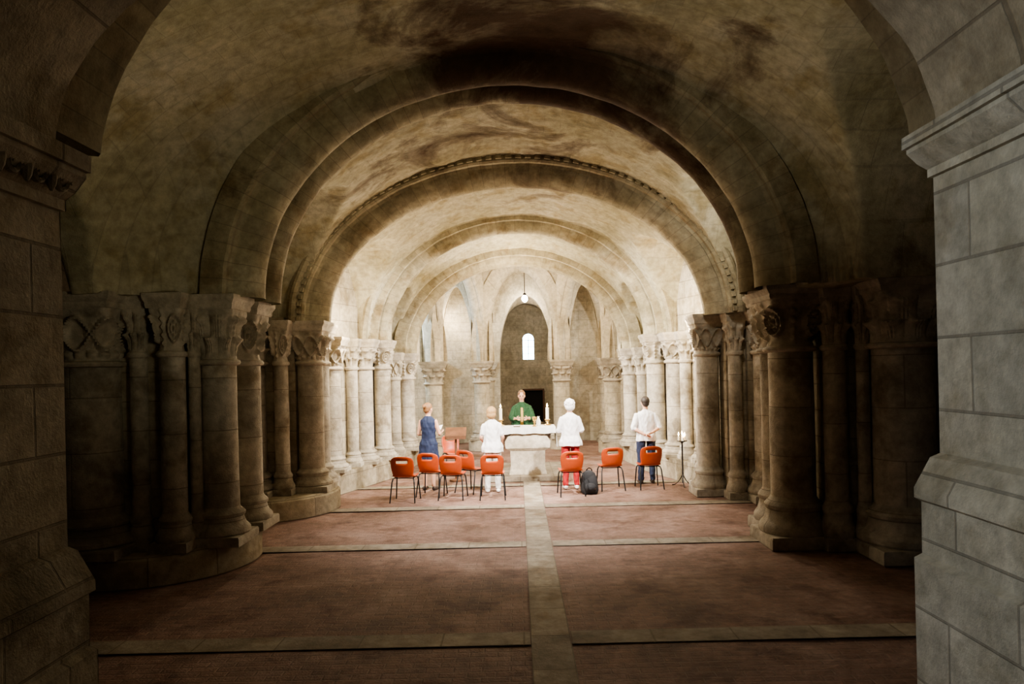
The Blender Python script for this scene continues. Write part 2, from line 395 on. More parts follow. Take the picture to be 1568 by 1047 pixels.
# ------------------------------------------------------------------ entrance passage (near foreground)
def passage(name, X, sx, zb, mat, zc):
    mb=MB(); y0,y1=-1.5,3.6
    prof=[(X-sx*.14,0),(X-sx*.14,zb-.5),(X-sx*.10,zb-.48),(X-sx*.10,zb-.22),(X-sx*.135,zb-.20),(X-sx*.135,zb-.15),(X-sx*.05,zb),(X,zb+.02)]+[(X,zb+.02+(zc-zb-.02)*i/4) for i in range(1,5)]
    hh=3.42-zc
    corn=[(X-sx*.03,zc),(X-sx*.03,zc+.2*hh),(X-sx*.08,zc+.34*hh),(X-sx*.135,zc+.6*hh),(X-sx*.135,zc+.7*hh),(X-sx*.16,zc+.7*hh),(X-sx*.16,3.42),(X,3.42)]
    full=prof+corn
    ysn=[y0+(y1-y0)*i/40 for i in range(41)]
    V=[0]
    for a,b in zip(full,full[1:]): V.append(V[-1]+math.dist(a,b))
    mb.grid([[(p[0]+.008*noise.noise(Vector((y*2,p[1]*3,1))),y,p[1]) for p in full] for y in ysn], mat, U=ysn, V=V)
    mb.poly([(p[0],y1,p[1]) for p in full]+[(X+sx*.9,y1,3.42),(X+sx*.9,y1,0)], mat)
    mb.poly([(X+sx*.9,y1,0),(X+sx*.9,y1,3.42),(X+sx*.9,y0,3.42),(X+sx*.9,y0,0)],mat)
    if sx<0: # carved frieze: scrolls alternating with leaves
        y=y1-.12; z=zc+.42*hh
        while y>0:
            rr=.05; P=[]
            for i in range(22):
                th=i/21*2*pi*1.5; q=rr*(1-.62*i/21)
                P.append([(X+.085+.022*cos(2*pi*k/6), y+(q+.013*sin(2*pi*k/6))*cos(th), z+(q+.013*sin(2*pi*k/6))*sin(th)) for k in range(6)])
            mb.grid(P, mat, cv=True)
            mb.lathe(X+.09,y-.085,[(.008,z-.06),(.022,z-.03),(.028,z+.01),(.012,z+.06)],mat,8)
            y-=.17
    mb.build(name)
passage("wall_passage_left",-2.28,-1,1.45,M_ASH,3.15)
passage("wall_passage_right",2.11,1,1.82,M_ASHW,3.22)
mb=MB()
pp=[(-5.1,.9),(-5.1,.0)]+[(-5.1+.42*i,0) for i in range(1,13)]+[(-.03,0),(0,.03),(0,.9)]
rib(mb,-.085,3.6,0,2.195,1.3,3.42,pp,n=64,mat=M_ASH)
mb.build("ceiling_passage")
mb=MB()
rib(mb,-.05,4.1,0,2.5,2.0,3.45,[(-.5,.8),(-.5,.05),(-.4,0),(.3,0),(.38,.06),(.38,.9)],t0=.12,t1=pi-.12,n=64,mat=M_ARCH)
mb.build("transverse_arch")

# ------------------------------------------------------------------ hemicycle, ambulatory and axial chapel
HC=(.1,18.5)
hc=[(-2.33,19.75),(-1.07,21.05),(1.28,21.05),(2.6,19.8)]
ends=[(-2.72,18.0)]+hc+[(2.78,18.0)]
mb=MB()
for (x,y) in hc:
    mb.lathe(x,y,[(.42,0),(.42,.28),(.38,.3)],M_APSE,24)
    column(mb,x,y,.3,2.6,.23,.42,None,bh=.28,shaftmat=M_APSE)
rp=[(-.26,.5),(-.26,.16),(-.22,.12)]+roll(0,.2,.0,8)+[(.22,.12),(.26,.16),(.26,.5)]
for p,q in zip(ends,ends[1:]):
    L=math.dist(p,q); cx,cy=(p[0]+q[0])/2,(p[1]+q[1])/2; a=L/2-.20
    an=math.atan2(q[1]-p[1],q[0]-p[0])
    bb=2.62 if a>.7 else 2.4
    rib(mb,cx,cy,an,a,bb,2.58,rp,n=48,mat=M_APSE)
    arched_wall(mb,p,q,.42,a+.12,bb+.12,2.6,5.7,M_APSE)
mb.build("apse_arcade")
mb=MB()
R=5.2; A=[180,150,122,102]; B=[75,58,30,0]
pts=[(HC[0]+R*cos(radians(t)),HC[1]+R*sin(radians(t))) for t in A]
ptsB=[(HC[0]+R*cos(radians(t)),HC[1]+R*sin(radians(t))) for t in B]
allp=pts+ptsB
for i,(p,q) in enumerate(zip(allp,allp[1:])):
    if i==3:
        arched_wall(mb,p,q,.5,.86,2.15,2.6,5.8,M_APSE,c=.52,zbot=0)
    else:
        L=math.dist(p,q)
        mb.grid([[(p[0]+(q[0]-p[0])*t,p[1]+(q[1]-p[1])*t,z) for z in (0,2,4,5.8)] for t in (0,.5,1)],M_APSE,U=[0,L/2,L],V=[0,2,4,5.8])
for (x,y) in allp[1:-1]:
    d=Vector((HC[0]-x,HC[1]-y)).normalized(); column(mb,x+d.x*.15,y+d.y*.15,.0,2.6,.2,.4,None,bh=.35,shaftmat=M_APSE)
    best=min(hc,key=lambda c:math.dist(c,(x,y)))
    L=math.dist(best,(x,y)); rib(mb,(x+best[0])/2,(y+best[1])/2,math.atan2(y-best[1],x-best[0]),L/2-.2,2.3,2.6,rp,n=36,mat=M_APSE)
mb.box(-5.2,-2.98,17.8,18.0,0,5.8,M_APSE); mb.box(3.02,5.3,17.8,18.0,0,5.8,M_APSE)
mb.build("wall_apse")
mb=MB()
cx=.33
for sx in (-1,1):
    mb.box(min(cx+sx*1.25,cx+sx*1.5),max(cx+sx*1.25,cx+sx*1.5),23.6,27.6,0,5,M_APSE)
rib(mb,cx,25.6,0,1.25,1.9,2.9,[(-2,.3),(-2,0),(2,0),(2,.3)],n=32,mat=M_APSE)
rib(mb,cx,24.6,0,1.05,1.7,2.9,rp,n=32,mat=M_APSE)
wx,ww,w0,w1=.42,.21,2.72,3.50
arched_wall(mb,(cx-1.5,27.4),(cx+1.5,27.4),.5,ww,.2,w1,5.2,M_APSE,c=(wx-(cx-1.5))/3.0,zbot=w0)
dx0,dx1,dz0,dz1=.22,.92,.35,1.55
k=27.15
mb.poly([(cx-1.5,k,0),(dx0,k,0),(dx0,k,w0),(cx-1.5,k,w0)],M_APSE)
mb.poly([(dx1,k,0),(cx+1.5,k,0),(cx+1.5,k,w0),(dx1,k,w0)],M_APSE)
mb.poly([(dx0,k,dz1),(dx1,k,dz1),(dx1,k,w0),(dx0,k,w0)],M_APSE)
mb.poly([(dx0,k,0),(dx1,k,0),(dx1,k,dz0),(dx0,k,dz0)],M_APSE)
mb.poly([(wx-ww,27.15,w0),(wx+ww,27.15,w0),(wx+ww,27.6,w0),(wx-ww,27.6,w0)],M_APSE)
mb.build("wall_chapel")
mb=MB()
mb.box(dx0+.01,dx1-.01,27.16,27.5,dz0+.01,dz1-.01,M_DARK)  # solid box painted near-black as the niche's shade, no hollow behind
mb.box(dx0-.06,dx0,27.02,27.14,dz0,dz1+.06,M_WOOD); mb.box(dx1,dx1+.06,27.02,27.14,dz0,dz1+.06,M_WOOD); mb.box(dx0,dx1,27.02,27.14,dz1,dz1+.06,M_WOOD)
mb.build("dark_niche")
mb=MB()
S=[(wx-ww,w0)]+[(wx+ww*cos(pi-pi*i/12),w1+.2*sin(pi*i/12)) for i in range(13)]+[(wx+ww,w0)]
mb.poly([(s,27.5,z) for s,z in S],M_GLASS)
mb.box(wx-.012,wx+.012,27.46,27.49,w0,w1+.19,M_IRON)
for z in (2.95,3.2,3.45): mb.box(wx-ww,wx+ww,27.46,27.49,z-.01,z+.01,M_IRON)
mb.build("window_1")
mb=MB()
mb.lathe(.27,22.9,[(.01,4.48),(.07,4.51),(.10,4.58),(.09,4.65),(.04,4.70)],M_LAMP,20)
mb.lathe(.27,22.9,[(.05,4.70),(.05,4.76),(.012,4.78),(.012,5.55)],M_IRON,10)
mb.build("pendant_lamp")

# ------------------------------------------------------------------ altar
mb=MB()
ax,ay=.17,15.5
mb.box(ax-.85,ax+.85,14.85,17.2,0,.10,M_STRIP)
mb.build("altar_dais")
mb=MB()
mb.box(ax-.40,ax+.40,ay-.30,ay+.30,.10,.20,M_ALTAR,.02); mb.box(ax-.36,ax+.36,ay-.27,ay+.27,.20,.60,M_ALTAR,-.01)
P=[]
for (w,d,z) in ((.36,.28,.60),(.47,.33,.66),(.48,.34,.80),(.42,.32,.90),(.30,.28,.985)):
    P.append([(ax+w*cx_+.012*noise.noise(Vector((w*9,z*9,cx_*4))),ay+d*cy_,z) for cx_,cy_ in ((-1,-1),(-.5,-1.03),(0,-1.04),(.5,-1.03),(1,-1),(1.02,0),(1,1),(0,1.03),(-1,1),(-1.02,0))])
mb.grid(P,M_ALTAR,cv=True)
mb.box(ax-.56,ax+.56,ay-.36,ay+.36,.985,1.09,M_ALTAR)
mb.build("altar")
mb=MB()
n=60
xs=[ax-.60+1.20*i/n for i in range(n+1)]
mb.grid([[(x,ay-.38+.76*j/6,1.097) for j in range(7)] for x in xs],M_WHITE)
for sy in (-1,1):
    mb.grid([[(x,ay+sy*(.38+.012*(k/3)*sin(x*34)),1.097-.13*k/3-.008*sin(x*15)*(k/3)) for k in range(4)] for x in xs],M_WHITE)
for sx in (-1,1):
    mb.grid([[(ax+sx*(.60+.03*(k/6)+.02*(k/6)*sin(j*2.1)),ay-.38+.76*j/12,1.097-.42*k/6) for k in range(7)] for j in range(13)],M_WHITE)
mb.build("altar_cloth",ang=1.2)
def candle(x,y,z,h,stand=.12,name="altar_candle",r=.035):
    mb=MB()
    mb.lathe(x,y,[(r*2.3,z),(r*2.3,z+.015),(r*.9,z+.03),(r*.6,z+stand*.5),(r*1.1,z+stand*.6),(r*.7,z+stand*.8),(r*1.8,z+stand),(r*1.8,z+stand+.01)],M_GOLD,20)
    mb.lathe(x,y,[(r,z+stand+.01),(r,z+stand+h),(r*.7,z+stand+h+.005),(.003,z+stand+h+.004),(.003,z+stand+h+.02)],M_WAX,18)
    f=z+stand+h+.015
    mb.lathe(x,y,[(.002,f),(.014,f+.02),(.016,f+.035),(.008,f+.06),(.001,f+.085)],M_FLAME,12)
    mb.build(name)
    l=bpy.data.lights.new("candle_glow","POINT"); l.energy=3; l.color=(1,.6,.25); l.shadow_soft_size=.02
    lo=bpy.data.objects.new("candle_glow",l); lo.location=(x,y,f+.12); COL.objects.link(lo)
candle(-.40,15.75,1.10,.26); 
candle(.62,15.65,1.10,.26)
mb=MB()
x,y,z=.33,15.4,1.10
mb.lathe(x,y,[(.05,z),(.05,z+.01),(.015,z+.03),(.012,z+.08),(.025,z+.09),(.012,z+.10),(.04,z+.13),(.05,z+.2),(.048,z+.2),(.03,z+.14)],M_GOLD,20,cap=False); mb.build("chalice")
mb=MB(); mb.lathe(.42,15.55,[(.035,1.10),(.05,1.14),(.05,1.2),(.03,1.24),(.02,1.28),(.03,1.30)],M_WHITE,18,cap=False); mb.build("white_ewer")
mb=MB()
mb.box(-.12,.02,15.32,15.52,1.10,1.115,M_WOOD); mb.poly([(-.11,15.33,1.12),(.01,15.33,1.12),(.01,15.51,1.13),(-.11,15.51,1.13)],M_WHITE); mb.build("missal")

mb=MB(); x,y=3.14,13.85
mb.lathe(x,y,[(.015,.06),(.015,.83),(.03,.85),(.10,.87),(.10,.88)],M_IRON,12)
for t in range(3):
    a=t*2.1+.4; P=[]
    for k in range(7):
        s=k/6; px,py,pz=x+cos(a)*.22*s,y+sin(a)*.22*s,.22*(1-s)**2+.012
        P.append([(px+.011*cos(u*1.57),py+.011*cos(u*1.57+1),pz+.011*sin(u*1.57)) for u in range(4)])
    mb.grid(P,M_IRON,cv=True)
for dx,dy,h in ((0,0,.10),(.06,.03,.07),(-.06,.02,.08),(.01,-.06,.06)):
    mb.lathe(x+dx,y+dy,[(.018,.88),(.018,.88+h),(.003,.88+h+.004)],M_WAX,10)
    f=.88+h+.01; mb.lathe(x+dx,y+dy,[(.002,f),(.013,f+.02),(.012,f+.04),(.001,f+.08)],M_FLAME,10)
mb.build("votive_candle_stand")
mb=MB(); x,y=-1.35,15.2
mb.lathe(x,y,[(.15,0),(.15,.03),(.03,.05),(.025,.95)],M_WOOD,16)
mb.poly([(x-.22,y-.10,.93),(x+.22,y-.10,.93),(x+.22,y+.15,1.12),(x-.22,y+.15,1.12)],M_WOOD)
mb.poly([(x-.22,y-.10,.90),(x+.22,y-.10,.90),(x+.22,y+.15,1.09),(x-.22,y+.15,1.09)],M_WOOD)
mb.box(x-.22,x+.22,y-.13,y-.10,.89,.96,M_WOOD)
mb.build("lectern")

# ------------------------------------------------------------------ chairs
def chair_meshes():
    mb=MB()
    prof=[(.235,.425),(.225,.445),(.18,.452),(.10,.443),(.0,.436),(-.10,.438),(-.155,.452),(-.19,.485),(-.208,.53),(-.222,.58),(-.232,.62),(-.240,.66),(-.250,.70),(-.262,.75),(-.274,.80),(-.281,.825)]
    wd=[.185,.20,.21,.215,.215,.21,.195,.185,.19,.20,.205,.208,.208,.205,.19,.165]
    n=16; P=[]
    for i in range(n+1):
        s=-1+2*i/n; row=[]
        for j,(y,z) in enumerate(prof):
            up=.022*abs(s)**3 if j<7 else 0
            fw=.045*s*s if j>=7 else 0
            zz=z
            if j>=13: zz=z-.02*abs(s)**4*(j-12)/2
            row.append((wd[j]*s, y+fw, zz+up))
        P.append(row)
    mb.grid(P,M_ORANGE,skip=lambda i,j: (4<=i<=11 and j==12) )
    ob=mb.build("tmp",ang=1.3)
    md=ob.modifiers.new("s","SOLIDIFY"); md.thickness=.009; md.offset=0
    dg=bpy.context.evaluated_depsgraph_get()
    shell=bpy.data.meshes.new_from_object(ob.evaluated_get(dg)); bpy.data.objects.remove(ob)
    mb=MB()
    def tube(pts,r):
        P=[]
        for k,p in enumerate(pts):
            a=Vector(pts[max(0,k-1)]); b=Vector(pts[min(len(pts)-1,k+1)]); T=(b-a).normalized()
            A=T.cross(Vector((.3,.9,.2))).normalized(); B=T.cross(A)
            P.append([Vector(p)+A*r*cos(u*pi/4)+B*r*sin(u*pi/4) for u in range(8)])
        mb.grid(P,M_BLACKMET,cv=True); mb.poly(P[0],M_BLACKMET); mb.poly(P[-1],M_BLACKMET)
    for sx in (-1,1):
        tube([(sx*.225,.235,0.0),(sx*.20,.20,.36),(sx*.185,.17,.415),(sx*.17,.10,.425),(sx*.17,-.08,.425),(sx*.185,-.15,.415),(sx*.20,-.17,.36),(sx*.225,-.26,0.0)],.012)
    tube([(-.17,.10,.42),(.17,.10,.42)],.009); tube([(-.17,-.08,.42),(.17,-.08,.42)],.009)
    ob=mb.build("tmp2",ang=1.3); fr=ob.data; bpy.data.objects.remove(ob)
    return shell,fr
SH,FR=chair_meshes()
def chair(x,y,rot,z=0):
    e=bpy.data.objects.new("stacking_chair",None); COL.objects.link(e); e.location=(x,y,z); e.rotation_euler=(0,0,radians(rot))
    a=bpy.data.objects.new("seat_shell",SH); b=bpy.data.objects.new("leg_frame",FR)
    for o in (a,b): COL.objects.link(o); o.parent=e
for c in ((-2.08,12.95,-4),(-1.66,13.45,-12),(-1.23,13.1,-6),(-.92,13.75,-35),(-.50,13.02,0),(.93,13.2,4),(1.72,13.7,6),(2.47,13.75,3),(-1.55,16.6,200),):
    chair(*c)
mb=MB()
bx,by=1.28,13.25
P=[]
for k,(rx,ry,z) in enumerate(((.10,.08,.0),(.15,.11,.015),(.165,.12,.08),(.16,.12,.2),(.145,.11,.3),(.11,.085,.38),(.05,.04,.42),(.005,.005,.43))):
    P.append([(bx+rx*(abs(cos(t))**.7)*(1 if cos(t)>0 else -1)-.03*z, by+ry*(abs(sin(t))**.7)*(1 if sin(t)>0 else -1)+.12*z, z) for t in [2*pi*u/20 for u in range(20)]])
mb.grid(P,M_BLACKCLOTH,cv=True)
P=[]
for k,(rx,rz) in enumerate(((.11,.09),(.11,.09),(.09,.07),(.03,.02))):
    P.append([(bx+rx*cos(2*pi*u/14), by-.115-.02*k, .13+rz*sin(2*pi*u/14)) for u in range(14)])
mb.grid(P,M_BLACKCLOTH,cv=True); mb.poly(P[-1],M_BLACKCLOTH)
for sx in (-1,1):
    mb.grid([[(bx+sx*.07+.018*cos(u*1.57), by+.12+.07*sin(pi*k/8), .08+.3*k/8+.01*sin(u*1.57)) for u in range(4)] for k in range(9)],M_BLACKCLOTH,cv=True)
mb.grid([[(bx+.05*cos(pi*k/8)+.01*cos(u*1.57), by+.04, .41+.06*sin(pi*k/8)+.008*sin(u*1.57)) for u in range(4)] for k in range(9)],M_BLACKCLOTH,cv=True)
mb.build("backpack",ang=1.2)

# ------------------------------------------------------------------ people
M_SKIN=plain("skin",(.62,.36,.25),.55,0,.06); M_SHIRT=plain("white_cotton",(.80,.80,.81),.85,0,.05)
M_NAVY=plain("navy_fabric",(.022,.03,.065),.85); M_BLUE=plain("blue_dress_fabric",(.014,.024,.065),.8)
M_RED=plain("red_trouser_fabric",(.36,.018,.022),.8); M_CREAM=plain("light_trouser_fabric",(.62,.60,.58),.85)
M_BLOND=plain("blond_hair",(.42,.26,.12),.6,0,.3,60); M_BROWNH=plain("light_brown_hair",(.22,.11,.045),.6,0,.3,60)
M_WHITEH=plain("white_hair",(.75,.73,.72),.7,0,.15,60); M_DARKH=plain("dark_hair",(.035,.025,.02),.6,0,.3,60)
M_SHOEW=plain("white_shoe",(.8,.8,.8),.5); M_SHOED=plain("dark_shoe",(.05,.035,.03),.5)
M_GREEN=plain("green_chasuble_fabric",(.013,.06,.022),.75,0,.2,30); M_EYE=plain("eye_dark",(.02,.015,.012),.2); M_LIP=plain("lips",(.45,.14,.12),.5)
M_EMB=plain("gold_embroidery",(.50,.33,.10),.5,0,.3,60)
CLOTH={m.name for m in (M_SHIRT,M_NAVY,M_BLUE,M_RED,M_CREAM,M_GREEN)}
class Body:
    def __init__(s): s.v=[]; s.f=[]; s.t=[]; s.mats=[]
    def mid(s,m):
        if m not in s.mats: s.mats.append(m)
        return s.mats.index(m)
    def rings(s,R,mat):
        o=len(s.v); k=len(R[0]); mi=s.mid(mat)
        for r in R:
            for p in r: s.v.append(Vector(p)); s.t.append(mi)
        for i in range(len(R)-1):
            for j in range(k):
                s.f.append((o+i*k+j,o+i*k+(j+1)%k,o+(i+1)*k+(j+1)%k,o+(i+1)*k+j))
        s.f.append(tuple(o+j for j in range(k-1,-1,-1))); s.f.append(tuple(o+(len(R)-1)*k+j for j in range(k)))
    def tube(s,pts,rads,mat,side=(1,0,0),seg=14,sub=4):
        pts=[Vector(p) for p in pts]; rads=[(r,r) if isinstance(r,(int,float)) else r for r in rads]
        Q=[];RR=[]
        for i in range(len(pts)-1):
            for k in range(sub):
                t=k/sub; Q.append(pts[i].lerp(pts[i+1],t)); RR.append(tuple(rads[i][a]+(rads[i+1][a]-rads[i][a])*t for a in (0,1)))
        Q.append(pts[-1]); RR.append(rads[-1])
        if len(pts)>2:
            Q=[Q[0]]+[(Q[i-1]+Q[i]*2+Q[i+1])/4 for i in range(1,len(Q)-1)]+[Q[-1]]
        T0=(Q[1]-Q[0]).normalized(); T1=(Q[-1]-Q[-2]).normalized()
        Q=[Q[0]-T0*min(RR[0])*.55]+Q+[Q[-1]+T1*min(RR[-1])*.55]
        RR=[(RR[0][0]*.65,RR[0][1]*.65)]+RR+[(RR[-1][0]*.65,RR[-1][1]*.65)]
        R=[];sd=Vector(side)
        for i,p in enumerate(Q):
            T=(Q[min(i+1,len(Q)-1)]-Q[max(i-1,0)]).normalized()
            A=(sd-T*sd.dot(T))
            if A.length<.05: A=Vector((0,1,0))-T*T.y
            A.normalize(); B=T.cross(A)
            R.append([p+A*RR[i][0]*cos(2*pi*u/seg)+B*RR[i][1]*sin(2*pi*u/seg) for u in range(seg)])
        s.rings(R,mat)
    def ell(s,c,r,mat,n=14,rot=None):
        c=Vector(c); R=[]
        for i in range(1,n):
            a=-pi/2+pi*i/n; row=[]
            for j in range(18):
                v=Vector((r[0]*cos(a)*cos(2*pi*j/18),r[1]*cos(a)*sin(2*pi*j/18),r[2]*sin(a)))
                if rot: v=rot@v
                row.append(c+v)
            R.append(row)
        s.rings(R,mat)
    def section(s,L,mat,seg=36,fold=0.0,nf=9):
        z1=max(l[0] for l in L); z0=min(l[0] for l in L)
        s.rings([[(cx+rx*(1+fold*((z1-z)/(z1-z0))*sin(nf*2*pi*u/seg+z*3))*cos(2*pi*u/seg),cy+ry*(1+fold*((z1-z)/(z1-z0))*sin(nf*2*pi*u/seg+z*3))*sin(2*pi*u/seg),z) for u in range(seg)] for z,cx,cy,rx,ry in L],mat)
    def hand(s,w,d,nrm,mat,curl=.5,side=1):
        w=Vector(w); d=Vector(d).normalized(); nrm=Vector(nrm); nrm=(nrm-d*nrm.dot(d)).normalized(); a=d.cross(nrm)*side
        s.tube([w-d*.02,w+d*.03,w+d*.085],[(.024,.019),(.036,.014),(.040,.012)],mat,side=a)
        for i,(off,l) in enumerate(((-.031,.062),(-.0105,.075),(.0105,.080),(.031,.070))):
            p=w+d*.085+a*off; c1=curl; 
            p1=p+(d*cos(c1*.6)+nrm*sin(c1*.6))*l*.42+a*off*.18
            p2=p1+(d*cos(c1*1.5)+nrm*sin(c1*1.5))*l*.32
            p3=p2+(d*cos(c1*2.3)+nrm*sin(c1*2.3))*l*.26
            s.tube([p-d*.01,p1,p2,p3],[.0088,.0082,.0076,.0066],mat,side=a,seg=8,sub=2)
        t0=w+d*.025+a*.028; t1=t0+d*.03+a*.028+nrm*.012; t2=t1+d*.032+a*.006+nrm*.012
        s.tube([t0,t1,t2],[.013,.0105,.008],mat,side=nrm,seg=8,sub=2)
    def head(s,h,hair,style,yaw=0,tilt=0):
        c=Vector((0,.018,h-.115)); M=Matrix.Rotation(yaw,3,'Z')@Matrix.Rotation(tilt,3,'X')
        def w(p): return c+M@Vector(p)
        s.ell(c,(.073,.092,.110),M_SKIN,rot=M)
        s.ell(w((0,.02,-.055)),(.052,.066,.058),M_SKIN,rot=M)
        s.tube([w((0,.088,.012)),w((0,.108,-.018))],[.008,.013],M_SKIN,seg=8)
        s.ell(w((0,.084,-.052)),(.022,.009,.007),M_LIP,rot=M)
        for sx in (-1,1):
            s.ell(w((sx*.030,.083,.010)),(.011,.007,.006),M_EYE,rot=M)
            s.ell(w((sx*.030,.082,.028)),(.017,.009,.0045),hair,rot=M)
            s.ell(w((sx*.077,.0,-.005)),(.012,.018,.030),M_SKIN,rot=M)
        if style=='short':
            s.ell(w((0,-.026,.036)),(.085,.096,.096),hair,rot=M); s.ell(w((0,-.052,-.02)),(.070,.056,.065),hair,rot=M)
        elif style=='bob':
            s.ell(w((0,-.024,.030)),(.096,.102,.103),hair,rot=M); s.ell(w((0,-.045,-.035)),(.092,.07,.08),hair,rot=M)
        elif style=='curly':
            s.ell(w((0,-.024,.032)),(.102,.106,.105),hair,rot=M); s.ell(w((0,-.05,-.03)),(.096,.072,.075),hair,rot=M)
            rr=random.Random(3)
            for i in range(46):
                v=Vector((rr.uniform(-1,1),rr.uniform(-1,.35),rr.uniform(-.5,1))).normalized()
                s.ell(w((v.x*.097,-.024+v.y*.102,.028+v.z*.098)),(.019,.019,.019),hair,n=7)
        elif style=='bun':
            s.ell(w((0,-.026,.032)),(.085,.098,.100),hair,rot=M); s.ell(w((0,-.048,-.018)),(.072,.06,.066),hair,rot=M)
            s.ell(w((0,-.128,.045)),(.040,.036,.038),hair,rot=M); s.ell(w((.01,-.152,.025)),(.02,.02,.03),hair,rot=M)
    def build(s,name,loc,yaw,vox=.0075):
        me=bpy.data.meshes.new(name+"_src"); me.from_pydata([tuple(v) for v in s.v],[],s.f)
        ob=bpy.data.objects.new("tmp",me); COL.objects.link(ob)
        md=ob.modifiers.new("r","REMESH"); md.mode='VOXEL'; md.voxel_size=vox; md.use_smooth_shade=True
        sm=ob.modifiers.new("s","SMOOTH"); sm.factor=.5; sm.iterations=3
        dg=bpy.context.evaluated_depsgraph_get()
        m2=bpy.data.meshes.new_from_object(ob.evaluated_get(dg)); bpy.data.objects.remove(ob)
        S=[]
        for f in s.f:
            P=[s.v[i] for i in f]; t=s.t[f[0]]
            if len(P)==4:
                n=max(1,min(6,int(max((P[0]-P[1]).length,(P[1]-P[2]).length)/.010)))
                for a in range(n+1):
                    for b in range(n+1):
                        u,v=a/n,b/n; S.append((P[0].lerp(P[1],u).lerp(P[3].lerp(P[2],u),v),t))
        kd=KDTree(len(S))
        for i,(p,t) in enumerate(S): kd.insert(p,i)
        kd.balance()
        for m in s.mats: m2.materials.append(m)
        idx=[S[kd.find(p.center)[1]][1] for p in m2.polygons]
        v2f=[[] for _ in m2.vertices]
        for p in m2.polygons:
            for v in p.vertices: v2f[v].append(p.index)
        small={s.mats.index(m) for m in (M_EYE,M_LIP) if m in s.mats}
        for it in range(4):
            new=idx[:]
            for p in m2.polygons:
                if idx[p.index] in small: continue
                c={}
                for v in p.vertices:
                    for q in v2f[v]: c[idx[q]]=c.get(idx[q],0)+1
                best=max(c,key=c.get)
                if best not in small: new[p.index]=best
            idx=new
        m2.polygons.foreach_set("material_index",idx)
        cl=[False]*len(m2.vertices)
        for p in m2.polygons:
            if s.mats[idx[p.index]].name in CLOTH:
                for v in p.vertices: cl[v]=True
        disp=[]
        for v in m2.vertices:
            if cl[v.index]:
                c=v.co
                d=.012*noise.noise(Vector((c.x*13+c.z*4,c.y*13,c.z*5)))+.008*noise.noise(Vector((c.x*24,c.y*24+3,c.z*14)))
                disp.append((v.index,v.normal*d))
        for i,d in disp: m2.vertices[i].co+=d
        m2.shade_smooth(); m2.name=name
        o=bpy.data.objects.new(name,m2); COL.objects.link(o); o.location=loc; o.rotation_euler=(0,0,yaw)
        return o

def base_body(b,H,top,legm,shoe,fem,legs='trousers',loose=.0,hem=.86,legr=1.0,stance=.09):
    k=H/1.735; sw=.168 if fem else .19
    hipw=.178 if fem else .165
    L=[(hem,0,0,hipw+.014+loose,.130+loose),(.93,0,0,hipw+.010+loose,.127+loose),(1.04,0,.0,(.135 if fem else .155)+.01+loose,.105+loose*.7),(1.15,0,0,(.138 if fem else .16)+loose*.8,.108+loose*.6),(1.27,0,.005,sw-.012+loose*.4,.12),(1.36,0,0,sw+.004,.108),(1.405,0,-.003,sw-.006,.092),(1.435,0,-.005,sw-.045,.075),(1.46,0,-.004,.088,.066),(1.485,0,0,.062,.058)]
    b.section([(z*k,x*k,y*k,rx*k,ry*k) for z,x,y,rx,ry in L],top,fold=.05 if loose else .0)
    b.tube([(0,0,1.43*k),(0,.012,1.56*k)],[.054*k,.05*k],M_SKIN)
    for sx in (-1,1):
        hx=stance
        if legs=='trousers':
            b.tube([(sx*hx*k,0,.90*k),(sx*(hx+.005)*k,.008,.68*k),(sx*(hx+.01)*k,.018,.48*k),(sx*(hx+.012)*k,0,.28*k),(sx*(hx+.015)*k,-.01,.09*k)],[.098*k*legr,.088*k*legr,.068*k*legr,.064*k*legr,.058*k*legr],legm)
        else:
            b.tube([(sx*hx*k,0,.75*k),(sx*(hx)*k,.015,.48*k),(sx*(hx)*k,-.008,.34*k),(sx*(hx)*k,-.01,.09*k)],[.075*k,.055*k,.054*k,.036*k],M_SKIN)
        b.tube([(sx*(hx+.015)*k,-.045,.045),(sx*(hx+.02)*k,.05,.045),(sx*(hx+.032)*k,.16,.032)],[(.038,.04),(.044,.042),(.040,.028)],shoe,side=(1,0,0))
    return k
def arm(b,k,sx,sh,el,wr,sleeve,sl,hd,nrm,curl=.5,fem=True,loose=0.0):
    r=.9 if fem else 1.0
    sh,el,wr=[Vector(p)*k for p in (sh,el,wr)]
    b.tube([sh,sh.lerp(el,.5),el],[.050*k*r,.045*k*r,.037*k*r],M_SKIN)
    b.tube([el,el.lerp(wr,.3),wr],[.037*k*r,.036*k*r,.023*k*r],M_SKIN)
    if sleeve:
        if sl<=1:
            e=sh.lerp(el,sl); b.tube([sh,sh.lerp(e,.5),e],[.056*k*r,.057*k*r+loose*.6,.053*k*r+loose],sleeve)
        else:
            e=el.lerp(wr,sl-1); b.tube([sh,sh.lerp(el,.5),el],[.056*k*r,.054*k*r+loose,.048*k*r+loose],sleeve); b.tube([el,e],[.048*k*r+loose,.038*k*r+loose],sleeve)
    b.hand(wr,hd,nrm,M_SKIN,curl,sx)

